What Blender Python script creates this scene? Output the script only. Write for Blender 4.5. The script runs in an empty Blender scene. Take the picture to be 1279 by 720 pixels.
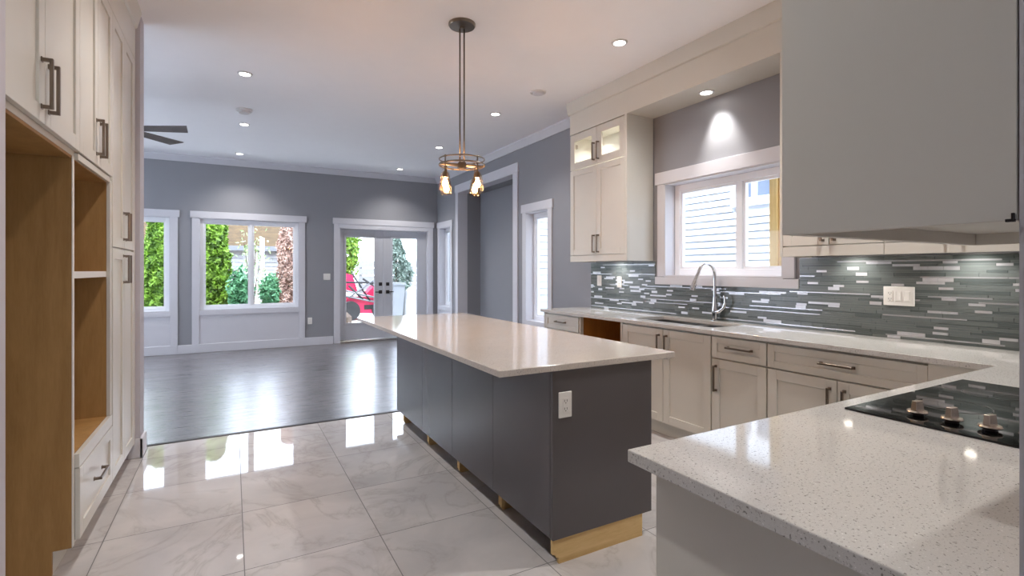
import bpy, bmesh, math, random
from mathutils import Vector, Matrix
random.seed(7)
S = bpy.context.scene
C = S.collection
PI = math.pi

# ------------------------------------------------------------------ camera, sky, exposure
EYE = 1.34
cd = bpy.data.cameras.new('camera'); cam = bpy.data.objects.new('camera', cd); C.objects.link(cam)
cam.location = (0, 0, EYE); cam.rotation_euler = (PI/2, 0, -math.radians(29.05))
cd.sensor_width = 36; cd.lens = 629/1279*36; cd.shift_y = -22.1/1279; cd.clip_start = .02; cd.clip_end = 300
S.camera = cam
S.view_settings.view_transform = 'Standard'; S.view_settings.look = 'None'
S.view_settings.gamma = 1; S.view_settings.use_curve_mapping = False
S.view_settings.exposure = 0.75
SKY = 5.4
LAMP = 48.0          # watts of one recessed downlight
w = bpy.data.worlds.new('sky'); S.world = w; w.use_nodes = True
bg = w.node_tree.nodes['Background']; bg.inputs[0].default_value = (.76, .85, 1, 1); bg.inputs[1].default_value = SKY
cy = S.cycles
cy.max_bounces = 10; cy.diffuse_bounces = 6; cy.glossy_bounces = 5; cy.transmission_bounces = 6; cy.transparent_max_bounces = 16
cy.caustics_reflective = False; cy.caustics_refractive = False; cy.sample_clamp_indirect = 6
cy.use_denoising = True
sun = bpy.data.lights.new('sun', 'SUN'); sun.energy = 1.6; sun.angle = .3; sun.color = (1, .96, .9)
so = bpy.data.objects.new('sun', sun); C.objects.link(so); so.rotation_euler = (math.radians(38), 0, math.radians(-30))

# ------------------------------------------------------------------ materials
def lin(c):
    return tuple((v/255/12.92 if v/255 <= .04045 else ((v/255+.055)/1.055)**2.4) for v in c)
class NT:
    def __init__(s, name):
        s.m = bpy.data.materials.new(name); s.m.use_nodes = True
        s.t = s.m.node_tree; s.b = s.t.nodes['Principled BSDF']; s.out = s.t.nodes['Material Output']
    def n(s, typ, **k):
        x = s.t.nodes.new(typ)
        for a, v in k.items():
            if a.startswith('i_'): x.inputs[a[2:].replace('_', ' ')].default_value = v
            else: setattr(x, a, v)
        return x
    def l(s, a, b): s.t.links.new(a, b)
    def math(s, op, a, b=None):
        x = s.n('ShaderNodeMath', operation=op)
        for i, v in enumerate((a, b)):
            if v is None: continue
            if isinstance(v, (int, float)): x.inputs[i].default_value = v
            else: s.l(v, x.inputs[i])
        return x.outputs[0]
    def mix(s, f, a, b):
        x = s.n('ShaderNodeMix', data_type='RGBA')
        for i, v in ((0, f), (6, a), (7, b)):
            if isinstance(v, (int, float)): x.inputs[i].default_value = v
            elif isinstance(v, tuple): x.inputs[i].default_value = (*v, 1)
            else: s.l(v, x.inputs[i])
        return x.outputs[2]
    def ramp(s, f, pts):
        x = s.n('ShaderNodeValToRGB'); s.l(f, x.inputs[0])
        e = x.color_ramp.elements
        while len(e) < len(pts): e.new(.5)
        for q, (p, c) in zip(e, pts): q.position = p; q.color = (*((c,)*3 if isinstance(c, (int, float)) else c), 1)
        return x.outputs[0]
    def bump(s, h, st, d=.01):
        x = s.n('ShaderNodeBump'); x.inputs['Strength'].default_value = st; x.inputs['Distance'].default_value = d
        s.l(h, x.inputs['Height']); s.l(x.outputs[0], s.b.inputs['Normal'])
    def coord(s, scale=(1, 1, 1)):
        tc = s.n('ShaderNodeTexCoord'); mp = s.n('ShaderNodeMapping'); mp.inputs['Scale'].default_value = scale
        g = s.n('ShaderNodeNewGeometry')
        s.l(g.outputs['Position'], mp.inputs[0]); return mp.outputs[0]
    def noise(s, v, sc, det=3, rough=.5, dist=0):
        x = s.n('ShaderNodeTexNoise'); s.l(v, x.inputs['Vector']); x.inputs['Scale'].default_value = sc
        x.inputs['Detail'].default_value = det; x.inputs['Roughness'].default_value = rough; x.inputs['Distortion'].default_value = dist
        return x.outputs[0]
def plain(name, rgb, rough=.5, metal=0, var=.06, sc=6, spec=.5, bump=0, bsc=80, stretch=(1, 1, 1), coat=0):
    q = NT(name); c = lin(rgb); v = q.coord(stretch); f = q.noise(v, sc)
    a = tuple(x*(1-var) for x in c); b = tuple(min(1, x*(1+var)) for x in c)
    q.l(q.mix(f, a, b), q.b.inputs['Base Color'])
    q.b.inputs['Roughness'].default_value = rough; q.b.inputs['Metallic'].default_value = metal
    q.b.inputs['Specular IOR Level'].default_value = spec
    if coat: q.b.inputs['Coat Weight'].default_value = coat; q.b.inputs['Coat Roughness'].default_value = .08
    if bump: q.bump(q.noise(v, bsc), bump, .003)
    return q.m
def emit(name, rgb, st):
    q = NT(name); q.b.inputs['Base Color'].default_value = (*lin(rgb), 1)
    q.b.inputs['Emission Color'].default_value = (*lin(rgb), 1); q.b.inputs['Emission Strength'].default_value = st
    return q.m
def glass(name, tint=(1, 1, 1), refl=1.0, ior=1.45):
    q = NT(name); q.t.nodes.remove(q.b)
    tr = q.n('ShaderNodeBsdfTransparent'); tr.inputs[0].default_value = (*tint, 1)
    gl = q.n('ShaderNodeBsdfGlossy'); gl.inputs['Roughness'].default_value = .02
    fr = q.n('ShaderNodeFresnel'); fr.inputs[0].default_value = ior
    mx = q.n('ShaderNodeMixShader'); ge = q.n('ShaderNodeNewGeometry'); q.l(q.math('MULTIPLY', q.math('MULTIPLY', fr.outputs[0], refl), q.math('SUBTRACT', 1, ge.outputs['Backfacing'])), mx.inputs[0])
    q.l(tr.outputs[0], mx.inputs[1]); q.l(gl.outputs[0], mx.inputs[2]); q.l(mx.outputs[0], q.out.inputs[0])
    return q.m
def wood_mat(name, dark, light, rough=.45, sc=(1, 1, 1), spec=.4):
    q = NT(name); v = q.coord(sc); f = q.noise(v, 2.2, 6, .6, .6)
    g = q.noise(v, 24, 3, .6)
    f2 = q.math('ADD', q.math('MULTIPLY', f, .7), q.math('MULTIPLY', g, .3))
    q.l(q.ramp(f2, [(.3, lin(dark)), (.7, lin(light))]), q.b.inputs['Base Color'])
    q.b.inputs['Roughness'].default_value = rough; q.b.inputs['Specular IOR Level'].default_value = spec
    return q.m

M = {}
M['wall'] = plain('grey wall paint', (143, 144, 149), .6, var=.02, bump=.05, bsc=200)
M['jambwall'] = plain('lavender grey wall paint', (188, 185, 192), .6, var=.02)
M['ceil'] = plain('ceiling paint', (244, 244, 247), .8, var=.015, bump=.05, bsc=150)
M['trim'] = plain('white trim paint', (208, 208, 214), .4, var=.02)
M['cream'] = plain('cream lacquer', (208, 205, 196), .33, var=.02)
M['vinyl'] = plain('white vinyl', (236, 238, 242), .3, var=.01)
M['doorpaint'] = plain('grey door paint', (196, 198, 204), .4, var=.02)
M['maple'] = wood_mat('maple plywood', (150, 112, 64), (178, 138, 84), .5, (6, 6, .7))
M['ply'] = wood_mat('raw plywood', (196, 160, 104), (226, 196, 142), .7, (.8, .8, 7))
M['shelfedge'] = plain('white shelf edge', (215, 213, 208), .5, var=.05)
M['island'] = plain('slate island lacquer', (80, 76, 79), .27, var=.03, spec=.7)
M['nickel'] = plain('brushed nickel', (136, 124, 112), .32, 1, .05, 30, stretch=(1, 1, .1))
M['knob'] = plain('light satin nickel', (206, 196, 184), .25, 1, .03)
M['bronze'] = plain('dark brushed bronze', (118, 110, 100), .35, 1, .05)
M['chrome'] = plain('chrome', (225, 227, 230), .07, 1, .01)
M['steel'] = plain('satin steel', (190, 190, 188), .25, 1, .04)
M['dark'] = plain('dark bronze hardware', (48, 44, 44), .4, .6, .05)
M['plate'] = plain('white plastic plate', (232, 230, 226), .35, var=.01)
M['slot'] = plain('dark slot', (60, 56, 52), .6)
M['black'] = plain('black glass', (10, 10, 11), .03, spec=.45)
M['pane'] = glass('window glass', (.98, .99, 1), .8)
M['shade'] = glass('smoky amber glass', (.95, .90, .84), .8, 1.5)
M['bulb'] = emit('warm bulb', (255, 192, 134), 210)
M['lens'] = emit('downlight lens', (255, 250, 244), 14)
M['puck'] = emit('cabinet puck', (255, 246, 230), 12)
M['fan'] = wood_mat('grey fan blade wood', (92, 88, 88), (120, 115, 114), .5, (3, 3, 3))
M['detector'] = plain('white detector plastic', (214, 212, 212), .45, var=.01)
M['metalgrey'] = plain('grey steel rail', (120, 122, 126), .4, .5)

def quartz(name, base):
    q = NT(name); v = q.coord()
    n1 = q.noise(v, 190, 2, .6); n2 = q.noise(v, 95, 2, .5); n3 = q.noise(v, 5, 4, .6); n4 = q.noise(v, 420, 1)
    col = q.mix(q.ramp(n3, [(.35, 0), (.7, 1)]), tuple(x*.95 for x in lin(base)), lin(base))
    col = q.mix(q.ramp(n4, [(.55, 0), (.75, .5)]), col, lin((180, 176, 172)))
    col = q.mix(q.ramp(n1, [(.62, 0), (.67, .85)]), col, lin((112, 108, 104)))
    col = q.mix(q.ramp(n2, [(.66, 0), (.71, .6)]), col, lin((150, 146, 142)))
    col = q.mix(q.ramp(n1, [(.28, .8), (.33, 0)]), col, lin((240, 238, 236)))
    q.l(col, q.b.inputs['Base Color']); q.b.inputs['Roughness'].default_value = .065
    return q.m
M['quartz'] = quartz('white speckled quartz', (206, 204, 200))
M['quartz2'] = quartz('pendant tinted quartz', (206, 198, 190))  # white quartz with the pendant's warm light tinted into its colour

def tile_floor():
    q = NT('polished marble tile'); v = q.coord()
    sx = q.n('ShaderNodeSeparateXYZ'); q.l(v, sx.inputs[0])
    def cell(o, off, size):
        f = q.math('DIVIDE', q.math('SUBTRACT', o, off), size)
        fr = q.math('FRACT', q.math('ADD', f, 100)); d = q.math('MINIMUM', fr, q.math('SUBTRACT', 1, fr))
        return q.math('FLOOR', q.math('ADD', f, 100)), q.math('MULTIPLY', d, size)
    ix, dx = cell(sx.outputs[0], .048, .606); iy, dy = cell(sx.outputs[1], 2.545, .611)
    g = q.math('LESS_THAN', q.math('MINIMUM', dx, dy), .0022)
    cid = q.n('ShaderNodeCombineXYZ'); q.l(q.math('MULTIPLY', ix, 3.7), cid.inputs[0]); q.l(q.math('MULTIPLY', iy, 5.3), cid.inputs[1])
    va = q.n('ShaderNodeVectorMath', operation='ADD'); q.l(v, va.inputs[0]); q.l(cid.outputs[0], va.inputs[1])
    nv = q.noise(va.outputs[0], 1.5, 6, .6, 1.3)
    vein = q.math('ABSOLUTE', q.math('SUBTRACT', nv, .5))
    veins = q.ramp(vein, [(0, .42), (.012, .2), (.05, 0)])
    cloud = q.noise(va.outputs[0], 1.9, 5, .55, .5)
    col = q.mix(q.ramp(cloud, [(.35, 0), (.7, 1)]), lin((204, 200, 198)), lin((184, 181, 181)))
    col = q.mix(veins, col, lin((158, 152, 148)))
    col = q.mix(g, col, lin((104, 102, 102)))
    q.l(col, q.b.inputs['Base Color'])
    q.l(q.mix(g, (.035,)*3, (.6,)*3), q.b.inputs['Roughness'])
    q.b.inputs['Specular IOR Level'].default_value = .65
    return q.m
def plank_floor():
    q = NT('dark plank flooring'); v = q.coord()
    br = q.n('ShaderNodeTexBrick'); q.l(v, br.inputs['Vector'])
    br.offset = .37; br.offset_frequency = 2
    for k, x in (('Scale', 1), ('Mortar Size', .0030), ('Mortar Smooth', .1), ('Bias', 0), ('Brick Width', 1.25), ('Row Height', .125)): br.inputs[k].default_value = x
    br.inputs['Color1'].default_value = (*lin((78, 73, 75)), 1); br.inputs['Color2'].default_value = (*lin((106, 100, 102)), 1)
    br.inputs['Mortar'].default_value = (*lin((52, 48, 48)), 1)
    mp = q.n('ShaderNodeMapping'); mp.inputs['Scale'].default_value = (1.4, 17, 1); q.l(v, mp.inputs[0])
    gr = q.noise(mp.outputs[0], 2.2, 6, .62, .5)
    col = q.mix(q.ramp(gr, [(.35, .55), (.65, 0)]), br.outputs[0], lin((68, 63, 64)))
    q.l(col, q.b.inputs['Base Color'])
    q.l(q.ramp(gr, [(.3, .38), (.7, .22)]), q.b.inputs['Roughness'])
    q.b.inputs['Specular IOR Level'].default_value = .9
    q.b.inputs['Coat Weight'].default_value = .6; q.b.inputs['Coat Roughness'].default_value = .24
    q.bump(q.math('ADD', gr, q.math('MULTIPLY', br.outputs['Fac'], -1.5)), .3, .0025)
    return q.m
M['tile'] = tile_floor(); M['plank'] = plank_floor()
M['tglass'] = plain('grey green glass strip', (104, 110, 109), .2, var=.16, sc=9, stretch=(1, 1, 5))
M['tglass2'] = plain('dark grey glass strip', (86, 93, 92), .2, var=.14, sc=9, stretch=(1, 1, 5))
M['tmetal'] = plain('brushed aluminium strip', (206, 206, 210), .3, .55, .12, 25)
M['tline'] = plain('thin bright aluminium strip', (212, 212, 216), .25, .6, .08, 25)
M['grout'] = plain('grey grout', (138, 142, 142), .8)
M['siding'] = plain('white lap siding', (226, 229, 233), .55, var=.02)
M['house2'] = plain('pale siding', (150, 150, 152), .6, var=.04)
M['moss'] = wood_mat('mossy brown shingles', (50, 40, 28), (98, 78, 50), .9, (2, 2, 8))
M['timber'] = wood_mat('yellow framing timber', (206, 164, 92), (232, 198, 132), .7, (6, 6, .5))
M['soil'] = plain('garden soil', (116, 100, 88), .95, var=.35, sc=5, bump=.4, bsc=20)
M['lawn'] = plain('pale ground for ceiling bounce', (222, 220, 210), .95, var=.12, sc=7, bump=.4, bsc=40)  # ground colour raised so daylight bounces up onto the ceiling
M['red'] = plain('red machine paint', (206, 40, 84), .35, var=.06)
M['rubber'] = plain('black rubber', (40, 40, 42), .7)
M['bin'] = plain('pale grey bin plastic', (118, 122, 128), .5)
M['sack'] = plain('white woven sack', (168, 170, 172), .7, var=.12, sc=12)
M['shed'] = plain('weathered white lap boards', (170, 170, 174), .7, var=.08)
M['bark'] = plain('bark', (92, 74, 58), .9, var=.2)
def leafmat(name, a, b, sc=7):
    q = NT(name); v = q.coord(); f = q.noise(v, sc, 4, .7)
    q.l(q.ramp(f, [(.36, lin(a)), (.64, lin(b))]), q.b.inputs['Base Color']); q.b.inputs['Roughness'].default_value = .6
    return q.m
M['cedar'] = leafmat('cedar foliage', (62, 92, 24), (150, 190, 66))
M['cedar2'] = leafmat('hedge foliage', (58, 96, 26), (146, 186, 66))
M['dead'] = leafmat('dead brown foliage', (142, 108, 94), (218, 190, 176), 9)
M['shrub'] = leafmat('blue green shrub', (44, 104, 66), (120, 178, 130), 9)
M['sap'] = leafmat('pale sapling leaves', (140, 170, 110), (190, 210, 160), 9)
M['palefir'] = leafmat('pale fir', (84, 104, 92), (136, 152, 142), 9)

# ------------------------------------------------------------------ mesh helpers
def idmap(p): return p
def far(p):   return (p[0], 9.62-p[1], p[2])      # (along the wall, out of the wall, up)
def side(p):  return (3.62-p[1], p[0], p[2])
class MB:
    def __init__(s, mp=idmap): s.bm = bmesh.new(); s.mp = mp; s.mats = []
    def _v(s, p): return s.bm.verts.new(s.mp(p))
    def box(s, a, b, bev=0, mi=0):
        x0, y0, z0 = (min(a[i], b[i]) for i in range(3)); x1, y1, z1 = (max(a[i], b[i]) for i in range(3))
        v = [s._v((x, y, z)) for z in (z0, z1) for y in (y0, y1) for x in (x0, x1)]
        fs = [s.bm.faces.new([v[i] for i in q]) for q in ((0, 2, 3, 1), (4, 5, 7, 6), (0, 1, 5, 4), (2, 6, 7, 3), (0, 4, 6, 2), (1, 3, 7, 5))]
        bmesh.ops.recalc_face_normals(s.bm, faces=fs)
        for f in fs: f.material_index = mi
        if bev:
            es = list({e for f in fs for e in f.edges})
            r = bmesh.ops.bevel(s.bm, geom=es, offset=bev, segments=1, affect='EDGES', profile=.5)
            for f in r['faces']: f.material_index = mi
        return s
    def tube(s, pts, r, n=12, caps=True, closed=False):
        pts = [Vector(p) for p in pts]; k = len(pts); rs = r if isinstance(r, (list, tuple)) else [r]*k
        rings = []; up = None
        for i, p in enumerate(pts):
            if closed: t = pts[(i+1) % k]-pts[i-1]
            else: t = pts[min(i+1, k-1)]-pts[max(i-1, 0)]
            t.normalize()
            if up is None: up = Vector((0, 0, 1)) if abs(t.z) < .9 else Vector((1, 0, 0))
            a = t.cross(up).normalized(); b = a.cross(t).normalized(); up = b
            rings.append([s._v(p+rs[i]*(math.cos(2*PI*j/n)*a+math.sin(2*PI*j/n)*b)) for j in range(n)])
        m = k if closed else k-1; fs = []
        for i in range(m):
            A, B = rings[i], rings[(i+1) % k]
            for j in range(n):
                f = s.bm.faces.new((A[j], A[(j+1) % n], B[(j+1) % n], B[j])); f.smooth = True; fs.append(f)
        if caps and not closed: fs.append(s.bm.faces.new(rings[0][::-1])); fs.append(s.bm.faces.new(rings[-1]))
        bmesh.ops.recalc_face_normals(s.bm, faces=fs)
        return s
    def lathe(s, c, prof, n=28, mi=0):
        rings = []; fs = []
        for r, z in prof:
            if r < 1e-6: rings.append([s._v((c[0], c[1], c[2]+z))])
            else: rings.append([s._v((c[0]+r*math.cos(2*PI*j/n), c[1]+r*math.sin(2*PI*j/n), c[2]+z)) for j in range(n)])
        for A, B in zip(rings, rings[1:]):
            for j in range(n):
                q = [A[j % len(A)], A[(j+1) % len(A)], B[(j+1) % len(B)], B[j % len(B)]]
                u = []
                for x in q:
                    if x not in u: u.append(x)
                if len(u) > 2: f = s.bm.faces.new(u); f.smooth = True; f.material_index = mi; fs.append(f)
        bmesh.ops.recalc_face_normals(s.bm, faces=fs)
        return s
    def prism(s, poly, a, b, ax='y', mi=0):
        def pt(u, v, t): return {'y': (u, t, v), 'x': (t, u, v), 'z': (u, v, t)}[ax]
        A = [s._v(pt(u, v, a)) for u, v in poly]; B = [s._v(pt(u, v, b)) for u, v in poly]; n = len(poly)
        fs = [s.bm.faces.new(A), s.bm.faces.new(B[::-1])]
        for i in range(n): fs.append(s.bm.faces.new((A[i], B[i], B[(i+1) % n], A[(i+1) % n])))
        bmesh.ops.recalc_face_normals(s.bm, faces=fs)
        for f in fs: f.material_index = mi
        return s
    def leaf(s, p, sz, rnd):
        a = Vector((rnd.gauss(0, 1), rnd.gauss(0, 1), rnd.gauss(0, 1))).normalized()
        b = a.orthogonal().normalized(); b.rotate(Matrix.Rotation(rnd.random()*6.28, 3, a))
        c = a.cross(b); p = Vector(p)
        q = [s._v(p-b*sz), s._v(p+c*sz*.4), s._v(p+b*sz), s._v(p-c*sz*.4)]
        s.bm.faces.new(q)
    def build(s, name, mats, parent=None, label=None, kind=None):
        for e in s.bm.edges:
            if len(e.link_faces) == 2 and e.calc_face_angle(0) > .6: e.smooth = False
        me = bpy.data.meshes.new(name)
        off = Vector((0, 0, 0)); q = parent
        while q is not None: off += q.location; q = q.parent
        if parent is None:
            vs = [v.co for v in s.bm.verts]
            lo = Vector([min(v[i] for v in vs) for i in range(3)]); hi = Vector([max(v[i] for v in vs) for i in range(3)])
            off = Vector(((lo.x+hi.x)/2, (lo.y+hi.y)/2, lo.z))
        for v in s.bm.verts: v.co -= off
        s.bm.to_mesh(me); s.bm.free()
        for m in (mats if isinstance(mats, (list, tuple)) else [mats]): me.materials.append(m)
        o = bpy.data.objects.new(name, me); C.objects.link(o)
        if parent is not None: o.parent = parent
        else: o.location = off
        if label: o['label'] = label
        if kind: o['kind'] = kind
        return o
def tag(o, label, cat, group=None):
    o['label'] = label; o['category'] = cat
    if group: o['group'] = group
    return o
def thing(name, loc, label=None, cat=None, group=None, kind=None):
    o = bpy.data.objects.new(name, None); C.objects.link(o); o.location = loc; o.empty_display_size = .1
    if label: o['label'] = label
    if cat: o['category'] = cat
    if group: o['group'] = group
    if kind: o['kind'] = kind
    return o
def copy_tree(o, parent=None):
    c = o.copy(); C.objects.link(c)
    if parent is not None: c.parent = parent
    for ch in list(o.children): copy_tree(ch, c)
    return c
def struct(name, mb, mat): return mb.build(name, mat, kind='structure')
def wall_cells(mb, u0, u1, z0, z1, d0, d1, holes):
    us = sorted({u0, u1, *[h[0] for h in holes], *[h[1] for h in holes]}); zs = sorted({z0, z1, *[h[2] for h in holes], *[h[3] for h in holes]})
    us = [u for u in us if u0 <= u <= u1]; zs = [z for z in zs if z0 <= z <= z1]
    for a, b in zip(us, us[1:]):
        run = None
        for c, d in zip(zs, zs[1:]):
            solid = not any(h[0] < (a+b)/2 < h[1] and h[2] < (c+d)/2 < h[3] for h in holes)
            if solid: run = (run[0], d) if run else (c, d)
            if not solid and run: mb.box((a, d0, run[0]), (b, d1, run[1])); run = None
        if run: mb.box((a, d0, run[0]), (b, d1, run[1]))
    return mb

# ------------------------------------------------------------------ the setting
CZ = 3.18                      # ceiling
FW, RW = 9.62, 3.62            # far wall, sink wall
TH = .18
LX = -4.2                      # living-room side wall
# window openings
W1 = (-2.30, -.86, .68, 2.19); W2 = (-.47, 1.03, .68, 2.19); DR = (1.71, 3.43, 0, 2.13)
W3 = (8.89, 9.48, .63, 2.18); W4 = (5.52, 6.10, .63, 2.15); W5 = (2.31, 3.495, 1.28, 2.165)
AL = (6.457, 8.522, 0, 2.77)
struct('floor_tile', MB().box((-1.45, -3.4, -.12), (3.8, 4.70, 0)), M['tile'])
struct('floor_wood', MB().box((LX-.2, 4.70, -.12), (4.3, 9.80, 0)), M['plank'])
struct('trim_1', MB().prism([(4.685, 0), (4.735, 0), (4.725, .006), (4.695, .006)], -.58, 3.0, 'x'), M['dark'])
struct('ceiling', MB().box((LX-.2, -3.4, CZ), (4.3, 9.8, CZ+.15)), M['ceil'])
struct('wall_far', wall_cells(MB(far), LX-.2, 4.3, 0, CZ, -TH, 0, [W1, W2, DR]), M['wall'])
struct('wall_right', wall_cells(MB(side), -3.2, FW, 0, CZ, -TH, 0, [W3, W4, W5, AL]), M['wall'])
ab = MB(); ab.box((4.06, 6.3375, 0), (4.2, 8.7, CZ)).box((RW+TH, 6.3375, 0), (4.06, 6.457, CZ)).box((RW+TH, 8.522, 0), (4.06, 8.64, CZ)).box((RW+TH, 6.457, 2.77), (4.06, 8.522, CZ))
struct('wall_alcove', ab, M['wall'])
sd = MB()
for i in range(34): sd.prism([(6.336, -.1+i*.098), (6.300, -.1+i*.098), (6.318, -.006+i*.098), (6.336, -.006+i*.098)], RW+TH+.002, 4.22, 'x')
struct('wall_alcove_siding', sd, M['siding'])
wl_ = wall_cells(MB(lambda p: (p[1], p[0], p[2])), 4.2, FW, 0, CZ, LX-.15, LX, [(5.0, 8.6, .6, 2.4)])
lw = thing('added_window_7', (LX-.08, 6.8, .6), kind='structure')  # unseen window, added to fill the living room with daylight
lf = MB(); lf.box((LX-.12, 5.0, .6), (LX-.03, 8.6, .67)).box((LX-.12, 5.0, 2.33), (LX-.03, 8.6, 2.4))
for y in (5.0, 6.18, 7.36, 8.53): lf.box((LX-.12, y, .67), (LX-.03, y+.07, 2.33))
lf.build('window_frame', M['vinyl'], lw)
MB().box((LX-.08, 5.05, .65), (LX-.075, 8.55, 2.35)).build('pane', M['pane'], lw)
struct('wall_left', wl_, M['wall'])
struct('wall_near', MB().box((LX, 4.3, 0), (-1.402, 4.44, CZ)), M['wall'])
struct('wall_pantry', MB().box((-1.40, 2.0, 0), (-1.28, 4.44, CZ)), M['wall'])
struct('wall_stub', MB().box((-1.40, 4.44, 0), (-.577, 4.62, CZ)), M['jambwall'])
struct('wall_hall', MB().box((-1.40, 1.86, 0), (-.578, 2.0, CZ)).box((-1.40, -3.2, 0), (-1.28, 1.86, CZ)), M['jambwall'])
struct('wall_peninsula', MB().box((.905, .12, 0), (RW, .255, CZ)), M['jambwall'])
wall_b = wall_cells(MB(), -1.4, 3.8, 0, CZ, -3.36, -3.2, [(.3, 1.7, .9, 2.1)])
struct('wall_back', wall_b, M['wall'])
bw = thing('added_window_6', (1, -3.28, .5), kind='structure')  # window behind the camera, added as daylight fill
fb = MB(); fb.box((.3, -3.32, .9), (1.7, -3.22, .97)).box((.3, -3.32, 2.03), (1.7, -3.22, 2.1))
for x in (.3, .965, 1.63): fb.box((x, -3.32, .97), (x+.07, -3.22, 2.03))
fb.build('window_frame', M['vinyl'], bw)
MB().box((.35, -3.275, .95), (1.65, -3.269, 2.05)).build('pane', M['pane'], bw)

# crown mouldings and baseboards
def crown(u0, u1, mp):
    mb = MB(mp)
    prof = [(0, CZ), (.085, CZ), (.085, CZ-.018), (.03, CZ-.08), (.018, CZ-.095), (0, CZ-.095)]
    A = [mb._v((u0, d, z)) for d, z in prof]; B = [mb._v((u1, d, z)) for d, z in prof]
    n = len(prof); fs = [mb.bm.faces.new(A), mb.bm.faces.new(B[::-1])]
    for i in range(n): fs.append(mb.bm.faces.new((A[i], B[i], B[(i+1) % n], A[(i+1) % n])))
    bmesh.ops.recalc_face_normals(mb.bm, faces=fs); return mb
struct('trim_2', crown(LX, RW, far), M['trim'])
struct('trim_3', crown(4.57, FW, side), M['trim'])
bf = MB(far)
for a, b in ((LX, -.86+.095), (-.86+.095, 1.61), (3.53, RW)): bf.box((a, 0, 0), (b, .016, .14), .003)
struct('baseboard_far', bf, M['trim'])
br = MB(side)
for a, b in ((4.72, 6.337), (8.64, FW)): br.box((a, 0, 0), (b, .016, .14), .003)
struct('baseboard_right', br, M['trim'])
struct('baseboard_stub', MB().box((-.645, 4.425, 0), (-.56, 4.44, .14), .003).box((-.577, 4.425, 0), (-.56, 4.635, .14), .003), M['trim'])
struct('baseboard_alcove', MB().box((4.045, 6.457, 0), (4.06, 8.522, .14)).box((RW, 8.507, 0), (4.06, 8.522, .14)), M['trim'])

# alcove casing
ac = MB(side)
ac.box((6.325, 0, 0), (6.447, .022, 2.77), .002).box((8.525, 0, 0), (8.635, .022, 2.77), .002).box((6.305, 0, 2.77), (8.655, .028, 2.90), .002)
ac.box((6.445, -.17, 0), (6.46, .02, 2.765)).box((8.519, -.17, 0), (8.53, .02, 2.765)).box((6.45, -.17, 2.755), (8.53, .02, 2.772))
struct('trim_4', ac, M['trim'])

# windows
def window(name, mp, o, lay, fd, panel=True, legw=.1, headh=.11, sashes=2, stool=True, fw=.055):
    u0, u1, z0, z1 = o
    base = Vector(mp(((u0+u1)/2, 0, z0)))
    r = thing(name, base, kind='structure')
    c = MB(mp); zb = .14 if panel else z0
    c.box((u0-legw, 0, zb), (u0, .02, z1), .002).box((u1, 0, zb), (u1+legw, .02, z1), .002)
    c.box((u0-legw-.025, 0, z1), (u1+legw+.025, .028, z1+headh), .002)
    if stool:
        c.box((u0 if panel else u0-legw-.03, 0, z0-.075), (u1 if panel else u1+legw+.03, .022, z0-.005), .002)
    t = .012
    c.box((u0, fd, z0), (u0+t, .018, z1)).box((u1-t, fd, z0), (u1, .018, z1)).box((u0, fd, z1-t), (u1, .018, z1)).box((u0, fd, z0-.004), (u1, .02, z0+t))
    c.build('casing', M['trim'], r)
    if panel: MB(mp).box((u0, 0, .14), (u1, .006, z0-.075)).build('panel', M['trim'], r)
    f = MB(mp); a, b, cc, d = u0+t, u1-t, z0+t, z1-t; e = fd-.07
    f.box((a, e, cc), (a+fw, fd, d), .003).box((b-fw, e, cc), (b, fd, d), .003).box((a+fw, e, cc), (b-fw, fd, cc+fw), .003).box((a+fw, e, d-fw), (b-fw, fd, d), .003)
    cuts = lay
    for k in cuts: f.box((k-.025, e+.01, cc+fw), (k+.025, fd-.005, d-fw), .003)
    f.build('window_frame', M['vinyl'], r)
    es = [a+fw, *cuts, b-fw]
    for x, y in zip(es, es[1:]):
        p0 = x+(.025 if x in cuts else 0); p1 = y-(.025 if y in cuts else 0)
        s = MB(mp); q = .022; m0, m1, n0, n1 = p0, p1, cc+fw, d-fw
        s.box((m0, e+.02, n0), (m0+q, fd-.015, n1)).box((m1-q, e+.02, n0), (m1, fd-.015, n1)).box((m0+q, e+.02, n0), (m1-q, fd-.015, n0+q)).box((m0+q, e+.02, n1-q), (m1-q, fd-.015, n1))
        s.build('sash', M['vinyl'], r)
        MB(mp).box((p0+q, fd-.045, n0+q), (p1-q, fd-.041, n1-q)).build('pane', M['pane'], r)
    return r
window('window_1', far, W1, [-1.58], -.02, headh=.11)
window('window_2', far, W2, [.28], -.02, headh=.11)
window('window_3', side, W3, [], -.11, legw=.085)
window('window_4', side, W4, [], -.11, legw=.085, headh=.115)
window('window_5', side, W5, [2.775], -.11, panel=False, legw=.088, headh=.115, fw=.06)

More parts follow.
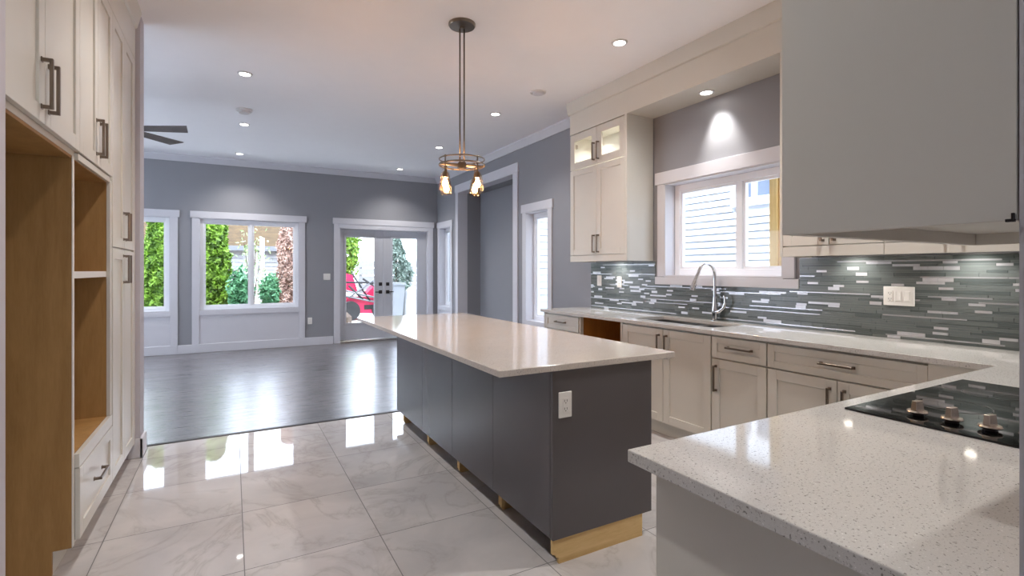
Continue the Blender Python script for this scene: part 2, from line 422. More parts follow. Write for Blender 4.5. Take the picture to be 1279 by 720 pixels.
# french doors
dr = thing('door_1', (2.57, FW, 0), kind='structure')
c = MB(far); u0, u1, _, z1 = DR
c.box((u0-.09, 0, 0), (u0, .022, z1+.06), .002).box((u1, 0, 0), (u1+.09, .022, z1+.06), .002).box((u0-.11, 0, z1+.06), (u1+.11, .03, z1+.17), .002).box((u0, 0, z1), (u1, .022, z1+.06), .002)
c.box((u0, -.17, 0), (u0+.02, .02, z1)).box((u1-.02, -.17, 0), (u1, .02, z1)).box((u0, -.17, z1-.02), (u1, .02, z1))
c.build('casing', M['trim'], dr)
MB(far).box((u0+.02, -.17, 0), (u1-.02, .015, .035), .003).build('threshold', M['steel'], dr)
um = 2.57
for a, b, ga, gb, hx in ((u0+.022, um-.004, 1.845, 2.375, 2.49), (um+.004, u1-.022, 2.72, 3.215, 2.63)):
    s = MB(far); d0, d1 = -.12, -.075; g0, g1 = .35, 1.965
    s.box((a, d0, .04), (ga, d1, z1-.022), .002).box((gb, d0, .04), (b, d1, z1-.022), .002).box((ga, d0, .04), (gb, d1, g0), .002).box((ga, d0, g1), (gb, d1, z1-.022), .002)
    t = .03
    for (p, q, m, n) in ((ga-t, ga+.008, g0-t, g1+t), (gb-.008, gb+t, g0-t, g1+t), (ga, gb, g0-t, g0+.008), (ga, gb, g1-.008, g1+t)): s.box((p, d1-.002, m), (q, d1+.012, n), .003)
    leaf = s.build('door_leaf', M['doorpaint'], dr)
    MB(far).box((ga, -.10, g0), (gb, -.094, g1)).build('pane', M['pane'], leaf)
    for z in (.925, 1.075):
        h = MB(far); h.box((hx-.032, d1, z-.032), (hx+.032, d1+.012, z+.032), .003)
        if z < 1: h.box((hx-.012, d1+.01, z-.012), (hx+.012, d1+.045, z+.012), .002).box((min(hx, hx+(.11 if hx > um else -.11)), d1+.035, z-.009), (max(hx, hx+(.11 if hx > um else -.11)), d1+.05, z+.009), .002)
        else: h.box((hx-.022, d1+.01, z-.022), (hx+.022, d1+.022, z+.022), .004)
        h.build('handle' if z < 1 else 'deadbolt', M['dark'], leaf)
MB(far).box((um-.03, -.078, .04), (um+.012, -.066, z1-.022), .003).build('astragal', M['doorpaint'], dr)

# soffit over the sink wall
UX = 3.27                      # front of the wall cabinets
struct('trim_5', MB().box((UX, .258, 2.83), (RW-.0005, 4.565, 3.05), .002).prism([(UX, 3.05), (UX-.012, 3.06), (UX-.04, CZ), (RW-.0005, CZ), (RW-.0005, 3.05)], .258, 4.59, 'y'), M['cream'])
struct('trim_6', MB().box((-1.28, 2.0, 2.8405), (-.604, 4.44, 3.06), .002).prism([(-.604, 3.06), (-.592, 3.07), (-.565, CZ), (-1.28, CZ), (-1.28, 3.06)], 2.0, 4.44, 'y'), M['cream'])

# ------------------------------------------------------------------ cabinet parts; a front plane X = const, doors run along Y
def shaker(mb, X, sgn, y0, y1, z0, z1, th=.02, st=.062, rec=.009, glassy=False):
    """sgn = +1: the door looks towards +X"""
    a, b = (X-th, X) if sgn > 0 else (X, X+th); g = .0023
    y0 += g; y1 -= g; z0 += g; z1 -= g
    mb.box((a, y0, z0), (b, y0+st, z1), .0015).box((a, y1-st, z0), (b, y1, z1), .0015)
    mb.box((a, y0+st, z0), (b, y1-st, z0+st), .0015).box((a, y0+st, z1-st), (b, y1-st, z1), .0015)
    if not glassy:
        p, q = (X-th+.001, X-rec) if sgn > 0 else (X+rec, X+th-.001)
        mb.box((p, y0+st-.002, z0+st-.002), (q, y1-st+.002, z1-st+.002))
    return mb
def pull(parent, X, sgn, p, q, mat='nickel', out=.034, wd=.013):
    """bar pull between (y,z) points p and q on the plane X"""
    mb = MB(); h = wd/2
    (y0, z0), (y1, z1) = p, q
    e = X+sgn*out
    mb.box((e-sgn*.011, min(y0, y1)-h, min(z0, z1)-h), (e, max(y0, y1)+h, max(z0, z1)+h), .0015)
    for y, z in (p, q): mb.box((X, y-h, z-h), (e-sgn*.005, y+h, z+h), .0015).box((X, y-h-.002, z-h-.002), (X+sgn*.004, y+h+.002, z+h+.002))
    return mb.build('handle', M[mat], parent)
def door(root, X, sgn, y0, y1, z0, z1, h=None, **k):
    d = shaker(MB(), X, sgn, y0, y1, z0, z1, **k).build('door', M['cream'], root)
    if h: pull(d, X, sgn, *h)
    return d

# ---- wall of cabinets opposite the sink
F = -.60
k = thing('fridge_cabinet', (-.94, 2.46, 1.85), 'cream two-door cabinet above the empty open fridge alcove', 'cabinet')
MB().box((-1.279, 2.001, 1.85), (F-.0215, 2.926, 2.835)).build('body', M['cream'], k)
MB().box((-1.279, 2.001, 1.838), (F-.024, 2.897, 1.85)).build('bottom_panel', M['maple'], k)
door(k, F, 1, 2.003, 2.445, 1.872, 2.828, ((2.405, 1.93), (2.405, 2.10)))
door(k, F, 1, 2.445, 2.928, 1.872, 2.828, ((2.485, 1.93), (2.485, 2.10)))

k = thing('oven_tower', (-.94, 3.28, 0), 'tall cream cabinet with bare maple niches and one bottom drawer', 'cabinet')
mp_ = MB()
mp_.prism([(-1.279, 0), (-.69, 0), (-.69, .108), (-.6225, .108), (-.6225, 1.8495), (-1.279, 1.8495)], 2.90, 2.916, 'y')
mp_.build('side_panel', M['maple'], k, 'bare maple side panel towards the fridge alcove')
MB().prism([(-1.278, 0), (-.689, 0), (-.689, .109), (-.6215, .109), (-.6215, 1.8495), (-1.278, 1.8495)], 2.9165, 2.928, 'y').box((-.6224, 2.899, .109), (-.6195, 2.928, 1.849)).build('edge_panel', M['shelfedge'], k)
MB().box((-1.279, 2.9285, 1.85), (F-.0215, 3.638, 2.835)).build('body', M['cream'], k)
n = MB(); n.box((-1.279, 2.93, .5), (-1.26, 3.62, 1.849)).box((-1.26, 3.60, .5), (-.6225, 3.62, 1.849)).box((-1.26, 2.93, .498), (-.6225, 3.60, .515)).box((-1.26, 2.93, 1.835), (-.6225, 3.60, 1.849)).box((-1.26, 2.9285, .515), (-.6225, 2.935, 1.835))
n.build('niche', M['maple'], k, 'bare maple lining of the open niches')
MB().box((-1.26, 2.936, 1.305), (-.64, 3.599, 1.323)).build('shelf', M['maple'], k)
MB().box((-.64, 2.936, 1.303), (-.622, 3.599, 1.335), .001).build('shelf_edge', M['shelfedge'], k)
fr = MB(); fr.box((-.622, 3.60, .515), (F-.004, 3.638, 1.85), .001).box((-.622, 2.93, .452), (F-.002, 3.638, .513), .001).box((-.622, 2.93, 1.838), (F-.006, 3.60, 1.868), .001)
fr.build('face_frame', M['cream'], k)
MB().box((-1.279, 2.93, .109), (-.6225, 3.638, .4975)).build('drawer_box', M['cream'], k)
MB().box((-1.27, 2.93, 0), (-.69, 3.638, .109)).build('toe_kick', M['cream'], k)
d = shaker(MB(), F, 1, 2.93, 3.64, .125, .450).build('drawer', M['cream'], k)
pull(d, F, 1, (3.19, .305), (3.36, .305))
door(k, F, 1, 2.93, 3.285, 1.872, 2.828, ((3.245, 1.93), (3.245, 2.10)))
door(k, F, 1, 3.285, 3.64, 1.872, 2.828, ((3.325, 1.93), (3.325, 2.10)))

k = thing('pantry_cabinet', (-.94, 4.03, 0), 'tall cream four-door pantry at the wall end by the dark plank floor', 'cabinet')
MB().box((-1.279, 3.6415, .109), (F-.0215, 4.438, 2.835)).build('body', M['cream'], k)
MB().box((-1.27, 3.6415, 0), (-.69, 4.438, .109)).build('toe_kick', M['cream'], k)
MB().box((F-.021, 4.365, .11), (F-.004, 4.438, 2.835), .001).build('filler_strip', M['cream'], k)
for z0, z1, h0, h1 in ((1.475, 2.828, 1.535, 1.70), (.125, 1.470, 1.265, 1.43)):
    door(k, F, 1, 3.643, 4.003, z0, z1, ((3.963, h0), (3.963, h1)))
    door(k, F, 1, 4.003, 4.363, z0, z1, ((4.043, h0), (4.043, h1)))

# ---- sink wall: base cabinets
B = 3.0; G = 'cream base cabinets along the sink wall'
def base_body(k, y0, y1, open_front=False):
    if not open_front:
        MB().box((B+.0215, y0+.0005, .112), (RW-.012, y1-.0005, .8845)).build('body', M['cream'], k)
    MB().box((B+.08, y0+.0005, 0), (B+.10, y1-.0005, .112)).build('toe_kick', M['cream'], k)
k = thing('drawer_cabinet', (3.3, 4.34, 0), 'cream base cabinet at the worktop end beside the tall narrow window', 'cabinet', G)
base_body(k, 4.03, 4.66)
MB().box((B, 4.655, 0), (RW-.02, 4.675, .8845), .001).build('end_panel', M['cream'], k)
d = shaker(MB(), B, -1, 4.045, 4.65, .72, .872, st=.045).build('drawer', M['cream'], k); pull(d, B, -1, (4.265, .80), (4.43, .80))
door(k, B, -1, 4.045, 4.348, .125, .715, ((4.31, .48), (4.31, .64))); door(k, B, -1, 4.348, 4.65, .125, .715, ((4.385, .48), (4.385, .64)))
k = thing('dishwasher_housing', (3.3, 3.72, 0), 'empty brown-lined dishwasher opening below the sink worktop', 'cabinet opening')
o = MB(); o.box((3.04, 3.416, 0), (RW-.02, 3.428, .884)).box((3.04, 4.016, 0), (RW-.02, 4.0285, .884)).box((RW-.04, 3.428, 0), (RW-.021, 4.016, .884))
o.build('lining', wood_mat('brown stained plywood', (146, 92, 34), (180, 120, 54), .55, (6, 6, .8)), k)
MB().box((B, 3.403, .112), (B+.0385, 3.428, .884), .001).build('frame_stile', M['cream'], k)
MB().box((B, 4.012, .112), (B+.0385, 4.029, .884), .001).build('frame_stile', M['cream'], k)
k = thing('sink_cabinet', (3.3, 2.93, 0), 'cream two-door base cabinet directly under the sink', 'cabinet', G)
sb = MB(); sb.box((B+.0215, 2.463, .112), (RW-.012, 2.48, .8845)).box((B+.0215, 3.385, .112), (RW-.012, 3.402, .8845)).box((B+.0215, 2.48, .112), (RW-.012, 3.385, .13)).box((RW-.03, 2.48, .13), (RW-.012, 3.385, .8845)).box((B+.0215, 2.48, .8), (B+.04, 3.385, .8845))
sb.build('body', M['cream'], k)
MB().box((B+.08, 2.463, 0), (B+.10, 3.402, .112)).build('toe_kick', M['cream'], k)
door(k, B, -1, 2.465, 2.925, .125, .872, ((2.885, .65), (2.885, .82))); door(k, B, -1, 2.925, 3.40, .125, .872, ((2.965, .65), (2.965, .82)))
k = thing('narrow_cabinet', (3.3, 2.25, 0), 'narrow cream base cabinet with one drawer over one door', 'cabinet', G)
base_body(k, 2.033, 2.4615)
d = shaker(MB(), B, -1, 2.035, 2.46, .718, .872, st=.045).build('drawer', M['cream'], k); pull(d, B, -1, (2.14, .805), (2.32, .805))
door(k, B, -1, 2.035, 2.46, .125, .713, ((2.42, .49), (2.42, .66)))
k = thing('wide_drawer_cabinet', (3.3, 1.6, 0), 'wide cream base cabinet with one long drawer above two doors', 'cabinet', G)
base_body(k, 1.172, 2.0315)
d = shaker(MB(), B, -1, 1.174, 2.03, .718, .872, st=.045).build('drawer', M['cream'], k); pull(d, B, -1, (1.515, .80), (1.69, .80))
door(k, B, -1, 1.602, 2.03, .125, .713, ((1.642, .49), (1.642, .66))); door(k, B, -1, 1.174, 1.602, .125, .713, ((1.562, .49), (1.562, .66)))
k = thing('peninsula_cabinet', (1.9, .57, 0), 'cream peninsula base with plain end panel under the cooktop worktop', 'cabinet')
MB().box((.90, .258, .112), (2.985, .85, .8845)).build('body', M['cream'], k)
MB().box((.872, .258, 0), (.90, .872, .8845), .001).build('end_panel', M['cream'], k)
MB().box((.90, .30, 0), (2.985, .79, .112)).build('toe_kick', M['cream'], k)
for y in range(4):
    x0 = .91+y*.52; s = MB()
    s.box((x0, .85, .125), (x0+.515, .87, .872), .0015); s.build('door', M['cream'], k)
MB().box((2.987, .872, .112), (B+.012, 1.170, .8845), .001).box((B+.012, .258, .112), (RW-.012, 1.170, .8845)).build('corner_filler', M['cream'], k)

# worktop in one L with a sink cut-out
HX0, HX1, HY0, HY1 = 3.12, 3.50, 2.54, 3.40
ct = MB(); X0 = 2.972
gx = [.82, X0, HX0, HX1, RW-.0115]; gy = [.257, .912, HY0, HY1, 4.705]
def cell_on(i, j):
    if i == 0: return j == 0
    return not (i == 2 and j == 2)
vt = {}
def gv(i, j, z):
    if (i, j, z) not in vt: vt[(i, j, z)] = ct._v((gx[i], gy[j], z))
    return vt[(i, j, z)]
z0, z1 = .885, .915
for i in range(4):
    for j in range(4):
        if not cell_on(i, j): continue
        ct.bm.faces.new((gv(i, j, z1), gv(i+1, j, z1), gv(i+1, j+1, z1), gv(i, j+1, z1)))
        ct.bm.faces.new((gv(i, j, z0), gv(i, j+1, z0), gv(i+1, j+1, z0), gv(i+1, j, z0)))
        for (di, dj, p, q) in ((-1, 0, (i, j), (i, j+1)), (1, 0, (i+1, j), (i+1, j+1)), (0, -1, (i, j), (i+1, j)), (0, 1, (i, j+1), (i+1, j+1))):
            a, b = i+di, j+dj
            if not (0 <= a < 4 and 0 <= b < 4 and cell_on(a, b)):
                ct.bm.faces.new((gv(*p, z0), gv(*q, z0), gv(*q, z1), gv(*p, z1)))
bmesh.ops.recalc_face_normals(ct.bm, faces=ct.bm.faces[:])
be = [e for e in ct.bm.edges if len(e.link_faces) == 2 and e.calc_face_angle(0) > 1]
bmesh.ops.bevel(ct.bm, geom=be, offset=.0025, segments=2, affect='EDGES', profile=.5)
tag(ct.build('worktop', M['quartz']), 'white speckled quartz worktop along the backsplash and round to the cooktop', 'countertop')

k = thing('kitchen_sink', (3.31, 2.97, .7), 'stainless double-bowl sink sunk into the worktop below the window', 'sink')
for a, b in ((2.555, 2.86), (2.89, 3.385)):
    s = MB(); t = .006; x0, x1 = HX0+.012, HX1-.012
    s.box((x0, a, .70), (x1, b, .706)).box((x0, a, .706), (x0+t, b, .884)).box((x1-t, a, .706), (x1, b, .884)).box((x0+t, a, .706), (x1-t, a+t, .884)).box((x0+t, b-t, .706), (x1-t, b, .884))
    s.lathe((3.31, (a+b)/2, .706), [(0, .004), (.035, .004), (.045, .001), (.045, 0)], 20)
    s.build('bowl', M['steel'], k)
MB().box((HX0-.02, HY0-.02, .878), (HX0+.012, HY1+.012, .8845)).box((HX1-.012, HY0-.02, .878), (HX1+.02, HY1+.012, .8845)).box((HX0+.012, 2.861, .86), (HX1-.012, 2.889, .8845), .003).box((HX0+.012, HY0-.02, .878), (HX1-.012, 2.555, .8845)).box((HX0+.012, 3.385, .878), (HX1-.012, HY1+.012, .8845)).build('rim', M['steel'], k)

k = thing('faucet', (3.555, 2.88, .915), 'chrome gooseneck faucet with pull-down spout behind the sink', 'faucet')
fx, fy = 3.555, 2.88
MB().lathe((fx, fy, .915), [(0, 0), (.03, 0), (.03, .008), (.024, .014), (.023, .06), (.026, .075), (.024, .10), (.0175, .15), (.0155, .20), (0, .20)], 24).build('body', M['chrome'], k)
arc = [(fx, fy, 1.11), (fx, fy, 1.24)]
for i in range(0, 13):
    a = PI*i/12*.93; arc.append((fx-.085+.085*math.cos(a), fy+.012*(1-math.cos(a)), 1.30+.095*math.sin(a)))
e = arc[-1]; arc += [(e[0]-.018, e[1]+.004, e[2]-.03), (e[0]-.03, e[1]+.006, e[2]-.055)]
MB().tube(arc, .0135, 14).build('spout', M['chrome'], k)
e = Vector(arc[-1]); dv = Vector((-.022, .004, -.06)).normalized()
MB().tube([e, e+dv*.02, e+dv*.05, e+dv*.09, e+dv*.10], [.0145, .018, .0195, .0235, .021], 18).build('spray_head', M['chrome'], k)
MB().tube([(fx, fy, .985), (fx, fy-.05, 1.0), (fx, fy-.085, 1.03), (fx, fy-.10, 1.07), (fx, fy-.098, 1.105), (fx, fy-.088, 1.13)], [.019, .016, .0125, .010, .008, .006], 14).build('lever', M['chrome'], k)

# backsplash: strips of glass and metal of random length
rb = random.Random(11)
bs = MB(); XW = RW-.0005
for a, b, c in ((.2565, 2.19, 1.4299), (2.19, 3.615, 1.204), (3.615, 4.627, 1.4299)): bs.box((XW-.005, a, .9155), (XW, b, c), mi=4)
z = .9165; i = 0; hs = []
while z < 1.428:
    h = rb.choice((.0225, .0225, .0155, .0155, .0085)); 
    if hs and hs[-1] < .01: h = rb.choice((.0225, .0155))
    hs.append(h)
    h = min(h, 1.4295-z); y = .258-rb.random()*.1
    while y < 4.626:
        if h < .01: L = rb.uniform(.16, .42); mi = 3 if rb.random() < .55 else rb.choice((0, 1))
        else:
            L = rb.choice((.07, .085, .075, .15, .22, .30, .26)); mi = 2 if (L < .08) else rb.choice((0, 0, 1))
            if L < .08 and rb.random() < .15: mi = 0
        a, b = max(y, .257), min(y+L, 4.6265)
        # the strips stop at the window casing
        for p, q in ([(a, b)] if z < 1.205 else [(max(a, 3.62), b), (a, min(b, 2.188))]):
            if q-p > .004: bs.box((XW-.0105-(.0008 if mi > 1 else 0), p, z), (XW-.005, q-.0013, z+h-.0013), mi=mi)
        y += L
    z += h
bsp = bs.build('tile_backsplash', [M['tglass'], M['tglass2'], M['tmetal'], M['tline'], M['grout']])
tag(bsp, 'grey-green glass and metal strip tile backsplash above the sink worktop', 'backsplash')

# ---- wall cabinets
V = UX
k = thing('glazed_wall_cabinet', (3.44, 4.1, 1.432), 'cream wall cabinet with lit glass top doors beside the grey wall', 'cabinet')
yb0, yb1 = 3.645, 4.56
cb = MB(); cb.box((V+.0215, yb0, 1.50), (RW-.0115, yb1, 2.425))
for a, b in ((yb0, yb0+.018), (yb1-.018, yb1)): cb.box((V+.0215, a, 2.425), (RW-.0115, b, 2.829))
cb.box((RW-.03, yb0+.018, 2.425), (RW-.0115, yb1-.018, 2.829)).box((V+.0215, yb0+.018, 2.812), (RW-.03, yb1-.018, 2.829))
cb.box((V+.0005, yb0, 1.432), (V+.0215, yb0+.03, 2.829), .001).box((V+.0215, yb0, 1.432), (RW-.0115, yb0+.018, 1.5)).box((V+.0215, yb1-.018, 1.432), (RW-.0115, yb1, 1.5))
cb.build('body', M['cream'], k)
MB().box((V+.001, yb0+.03, 1.432), (V+.02, yb1, 1.496), .001).build('valance', M['cream'], k)
ym = 4.102
door(k, V, -1, ym, yb1, 1.50, 2.43, ((ym+.035, 1.53), (ym+.035, 1.70))); door(k, V, -1, yb0+.03, ym, 1.50, 2.43, ((ym-.035, 1.53), (ym-.035, 1.70)))
for a, b, hy in ((ym, yb1, ym+.035), (yb0+.03, ym, ym-.035)):
    d = door(k, V, -1, a, b, 2.433, 2.822, ((hy, 2.485), (hy, 2.655)), glassy=True, st=.075)
    MB().box((V+.008, a+.076, 2.51), (V+.012, b-.076, 2.75)).build('pane', M['pane'], d)
MB().box((V+.022, yb1-.06, 2.68), (V+.06, yb1-.018, 2.72)).build('hinge', M['nickel'], k)
MB().box((V+.022, yb1-.06, 2.50), (V+.06, yb1-.018, 2.53)).build('hinge', M['nickel'], k)
G2 = 'cream two-door wall cabinets over the backsplash'
def wallcab(y0, y1, label, endp=False):
    k = thing('wall_cabinet', (3.44, (y0+y1)/2, 1.432), label, 'cabinet', G2)
    MB().box((V+.0215, y0+.0005, 1.50), (RW-.0115, y1-.0005, 2.829)).build('body', M['cream'], k)
    if endp: MB().box((V+.0005, y1, 1.432), (RW-.0115, y1+.02, 2.829), .001).build('end_panel', M['cream'], k)
    MB().box((V+.001, y0, 1.432), (V+.02, y1-.001, 1.496), .001).build('valance', M['cream'], k)
    m = (y0+y1)/2
    for a, b, hy in ((m, y1, m+.035), (y0, m, m-.035)):
        door(k, V, -1, a, b, 1.50, 2.43, ((hy, 1.53), (hy, 1.70))); door(k, V, -1, a, b, 2.433, 2.822, ((hy, 2.485), (hy, 2.655)))
    return k
wallcab(1.492, 2.10, 'cream wall cabinet closest to the kitchen window, knobs just showing', True)
wallcab(.86, 1.490, 'cream wall cabinet above the triple switch plate, mostly hidden')
k = thing('corner_wall_cabinet', (3.44, .55, 1.432), 'plain cream corner wall cabinet past the cooktop', 'cabinet')
MB().box((V+.0215, .26, 1.432), (RW-.0115, .858, 2.829), .001).build('body', M['cream'], k)
MB().box((V+.001, .26, 1.432), (V+.021, .858, 2.829), .001).build('front_panel', M['cream'], k)

k = thing('peninsula_wall_cabinet', (1.3, .42, 1.406), 'big cream wall cabinet hung above the peninsula, plain side panel showing', 'cabinet')
MB().box((.905, .257, 1.406), (.923, .583, 3.179), .001).build('side_panel', M['cream'], k)
MB().box((.924, .257, 1.434), (1.71, .56, 3.179)).build('body', M['cream'], k)
MB().box((.924, .561, 1.406), (1.71, .583, 1.46), .001).build('valance', M['cream'], k)
MB().box((.897, .258, 1.404), (.9045, .267, 1.408), .0005).box((.9005, .259, 1.408), (.9045, .262, 1.416), .0005).build('bracket', M['dark'], k, 'small dark bracket')
MB().box((1.692, .257, 1.406), (1.71, .56, 1.434)).build('end_rail', M['cream'], k)
for a, b in ((.926, 1.317), (1.319, 1.709)): MB().box((a, .5635, 1.462), (b, .583, 2.83), .0015).build('door', M['cream'], k)

# ---- island
k = thing('kitchen_island', (1.56, 3.13, 0), 'slate-grey kitchen island with flat panels on raw plywood feet', 'kitchen island')
IX0, IX1, IY0, IY1 = 1.265, 1.868, 1.90, 4.365
MB().box((IX0+.021, IY0+.021, .115), (IX1, IY1-.021, .884)).build('body', M['island'], k)
MB().box((IX0+.0005, IY0, .113), (IX1+.002, IY0+.02, .884), .0015).build('end_panel', M['island'], k)
MB().box((IX0+.0005, IY1-.02, .113), (IX1+.002, IY1, .884), .0015).build('end_panel', M['island'], k)
ed = [IY0+.021, 2.495, 3.09, 3.685, IY1-.021]
for a, b in zip(ed, ed[1:]): MB().box((IX0, a+.0012, .115), (IX0+.02, b-.0012, .884), .0018).build('front_panel', M['island'], k)
pl = MB(); pl.prism([(1.302, 0), (1.81, 0), (1.81, .1125), (1.268, .1125), (1.268, .05), (1.285, .045), (1.29, .03), (1.302, .03)], IY0+.004, IY0+.02, 'y')
pl.build('plinth', M['ply'], k, 'raw plywood plinth with a notched corner')
for y in (2.495, 3.09, 3.685, IY1-.05):
    MB().prism([(1.315, .1145), (1.315, .012), (1.325, 0), (1.80, 0), (1.80, .1145)], y-.009, y+.009, 'y').box((1.315, y+.009, .02), (1.335, y+.03, .1145)).build('foot', M['ply'], k)
it = MB().box((.985, 1.885, .885), (2.02, 4.665, .915), .003)
tag(it.build('island_countertop', M['quartz2']), 'pale polished quartz top of the slate-grey island', 'countertop')
tag(MB().box((1.40, 2.10, 0), (1.46, 2.17, .012), .002).build('floor_plate', M['dark']), 'small black plate lying on the tiles under the island edge', 'plate')

# ---- cooktop
k = thing('cooktop', (2.05, .59, .915), 'black glass cooktop with four nickel knobs on the peninsula', 'cooktop')
MB().box((1.636, .33, .9152), (2.455, .853, .921), .0015).build('glass_top', M['black'], k)
def knob(x, y):
    z = .921
    o = MB().lathe((x, y, z), [(0, 0), (.016, 0), (.016, .008), (0, .008)], 24).build('knob', M['dark'], k)
    MB().lathe((x, y, z), [(0, .007), (.024, .007), (.0255, .010), (.0235, .014), (.016, .015), (0, .015)], 32).build('skirt', M['knob'], o)
    g = MB(); b = [(-.0085, -.0175), (.0085, -.0175), (.0085, .0175), (-.0085, .0175)]; q = .8
    lo = [g._v((u, v, 0)) for u, v in b]; hi = [g._v((u*q, v*q, .027)) for u, v in b]
    g.bm.faces.new(lo[::-1]); g.bm.faces.new(hi)
    for t in range(4): g.bm.faces.new((lo[t], lo[(t+1) % 4], hi[(t+1) % 4], hi[t]))
    bmesh.ops.bevel(g.bm, geom=g.bm.edges[:], offset=.0015, segments=2, affect='EDGES', profile=.5)
    for v in g.bm.verts: v.co = Matrix.Translation((x, y, z+.0145)) @ Matrix.Rotation(-PI/2-.15, 4, 'Z') @ v.co
    g.build('grip', M['knob'], o)
for y in (.705, .625, .545, .465): knob(1.735, y)
for x, y, r in ((1.95, .70, .09), (2.24, .70, .075), (1.95, .46, .075), (2.24, .46, .10)):
    t = MB(); t.lathe((x, y, .9212), [(r, 0), (r, .0003), (r+.003, .0003), (r+.003, 0)], 40); t.build('burner_ring', plain('grey burner print', (70, 70, 72), .3), k)

# ---- plates
def plate(name, mp, u, z, wd, ht, gangs, label, cat, group=None, d=0.0):
    k = thing(name, mp((u, d, z)), label, cat, group)
    MB(mp).box((u-wd/2, d, z-ht/2), (u+wd/2, d+.006, z+ht/2), .002).build('cover_plate', M['plate'], k)
    for i, t in enumerate(gangs):
        c = u+(i-(len(gangs)-1)/2)*.046
        if t == 'o':
            b = MB(mp); b.box((c-.016, d+.006, z-.033), (c+.016, d+.0085, z+.033), .001); o = b.build('receptacle', M['plate'], k)
            s = MB(mp)
            for q in (-.018, .018):
                s.box((c-.008, d+.0085, z+q-.004), (c-.0055, d+.0089, z+q+.006)).box((c+.0055, d+.0085, z+q-.004), (c+.008, d+.0089, z+q+.006)).box((c-.0025, d+.0085, z+q-.011), (c+.0025, d+.0089, z+q-.007))
            s.build('slots', M['slot'], o)
        else:
            MB(mp).box((c-.016, d+.006, z-.033), (c+.016, d+.0075, z+.033), .0008).build('rocker_frame', M['plate'], k)
            MB(mp).box((c-.0135, d+.0075, z-.029), (c+.0135, d+.011, z+.029), .002).build('rocker', M['plate'], k)
    return k
def isl(p): return (p[0], IY0-p[1], p[2])
plate('wall_outlet', isl, 1.332, .725, .072, .118, 'o', 'white outlet on the end panel of the slate-grey island', 'outlet')
plate('switch_plate', side, 1.562, 1.18, .167, .118, 'sso', 'white triple plate, outlet and two switches, on the strip-tile backsplash', 'switch', d=.0113)
plate('wall_outlet', side, 4.470, 1.225, .075, .118, 's', 'white switch plate near the end edge of the backsplash', 'switch', d=.0113)
plate('wall_outlet', side, 4.135, 1.215, .072, .118, 'o', 'white outlet on the backsplash between plate and sink window', 'outlet', d=.0113)
plate('switch_plate', far, 1.50, 1.222, .118, .118, 'ss', 'white double switch on the grey wall beside the french doors', 'switch')
plate('wall_outlet', far, 1.212, .437, .072, .118, 'o', 'white outlet low on the grey wall beside the french doors', 'outlet')

# ------------------------------------------------------------------ lamps
def spot(parent, z, e, size=math.radians(125), blend=.9, col=(1, .965, .925), rad=.04):
    l = bpy.data.lights.new('lamp', 'SPOT'); l.energy = e; l.spot_size = size; l.spot_blend = blend; l.color = col; l.shadow_soft_size = rad
    o = bpy.data.objects.new('lamp', l); C.objects.link(o); o.parent = parent; o.location = (0, 0, z); return o
dl0 = thing('downlight', (.104, 5.326, CZ), cat='downlight', group='recessed ceiling downlights')
MB().lathe((.104, 5.326, CZ), [(.045, -.0005), (.047, -.010), (.060, -.008), (.066, -.001), (.066, 0)], 32).build('trim_ring', M['detector'], dl0)
MB().lathe((.104, 5.326, CZ), [(0, -.004), (.045, -.004)], 32).build('lens', M['lens'], dl0)
spot(dl0, -.02, LAMP)
DL = [(.104, 5.326, 'recessed downlight nearest the pantry wall end, before the smoke alarm'), (.131, 7.166, 'recessed downlight just beyond the round smoke alarm'), (.103, 9.017, 'recessed downlight above the two-pane living-room window'),
      (2.66, 8.976, 'recessed downlight above the french doors'), (2.70, 7.1, 'recessed downlight seen just beside the pendant ring, facing the alcove'), (2.70, 5.263, 'recessed downlight by the tall narrow window, beyond the ceiling speaker'), (2.73, 3.129, 'recessed downlight over the aisle between island and sink'),
      (.104, 3.2, 'added downlight, out of view, over the aisle by the maple niches'), (.104, 1.3, 'added downlight, out of view, above the kitchen entry'), (2.7, 1.3, 'recessed downlight above the cooktop corner'),  # aisle and entry downlights are out of view, added for more light
      (-2.2, 5.326, 'added downlight, out of view, behind the pantry wall'), (-2.2, 9.017, 'added downlight, out of view, above the window by the pantry wall')]  # unseen pair added to brighten the living room
for i, (x, y, lb) in enumerate(DL):
    o = dl0 if i == 0 else copy_tree(dl0)
    o.location = (x, y, CZ); o['label'] = lb
    if (x, y) == (2.7, 1.3):
        for ch in o.children:
            if ch.type == 'LIGHT': ch.data = ch.data.copy(); ch.data.energy = LAMP*1.7
dl = copy_tree(dl0); dl.name = 'soffit_downlight'; dl.location = (3.46, 2.89, 2.83); dl['label'] = 'recessed downlight under the cream soffit above the sink window'; del dl['group']
for ch in dl.children:
    if ch.type == 'LIGHT': ch.data = ch.data.copy(); ch.data.energy = 26; ch.data.spot_size = math.radians(64); ch.data.spot_blend = .9; ch.rotation_euler = Vector((.15, -.03, -.36)).to_track_quat('-Z', 'Y').to_euler()
def puck(x, y, z, e, name, label, grp):
    k = thing(name, (x, y, z), label, 'light', grp)
    MB().lathe((x, y, z), [(.022, 0), (.030, -.002), (.032, -.009), (.024, -.012)], 24).build('housing', M['steel'], k)
    MB().lathe((x, y, z), [(0, -.0115), (.024, -.0115)], 24).build('lens', M['puck'], k)
    spot(k, -.016, e, math.radians(140), .8, (1, .96, .9), .02)
puck(3.45, 3.87, 2.812, 11, 'cabinet_puck_light', 'small puck light inside the glazed cabinet, behind the pane nearer the window', 'puck lights inside the glazed cabinet')
puck(3.45, 4.33, 2.812, 8, 'cabinet_puck_light', 'small puck light inside the glazed cabinet, behind the pane nearer the grey wall', 'puck lights inside the glazed cabinet')
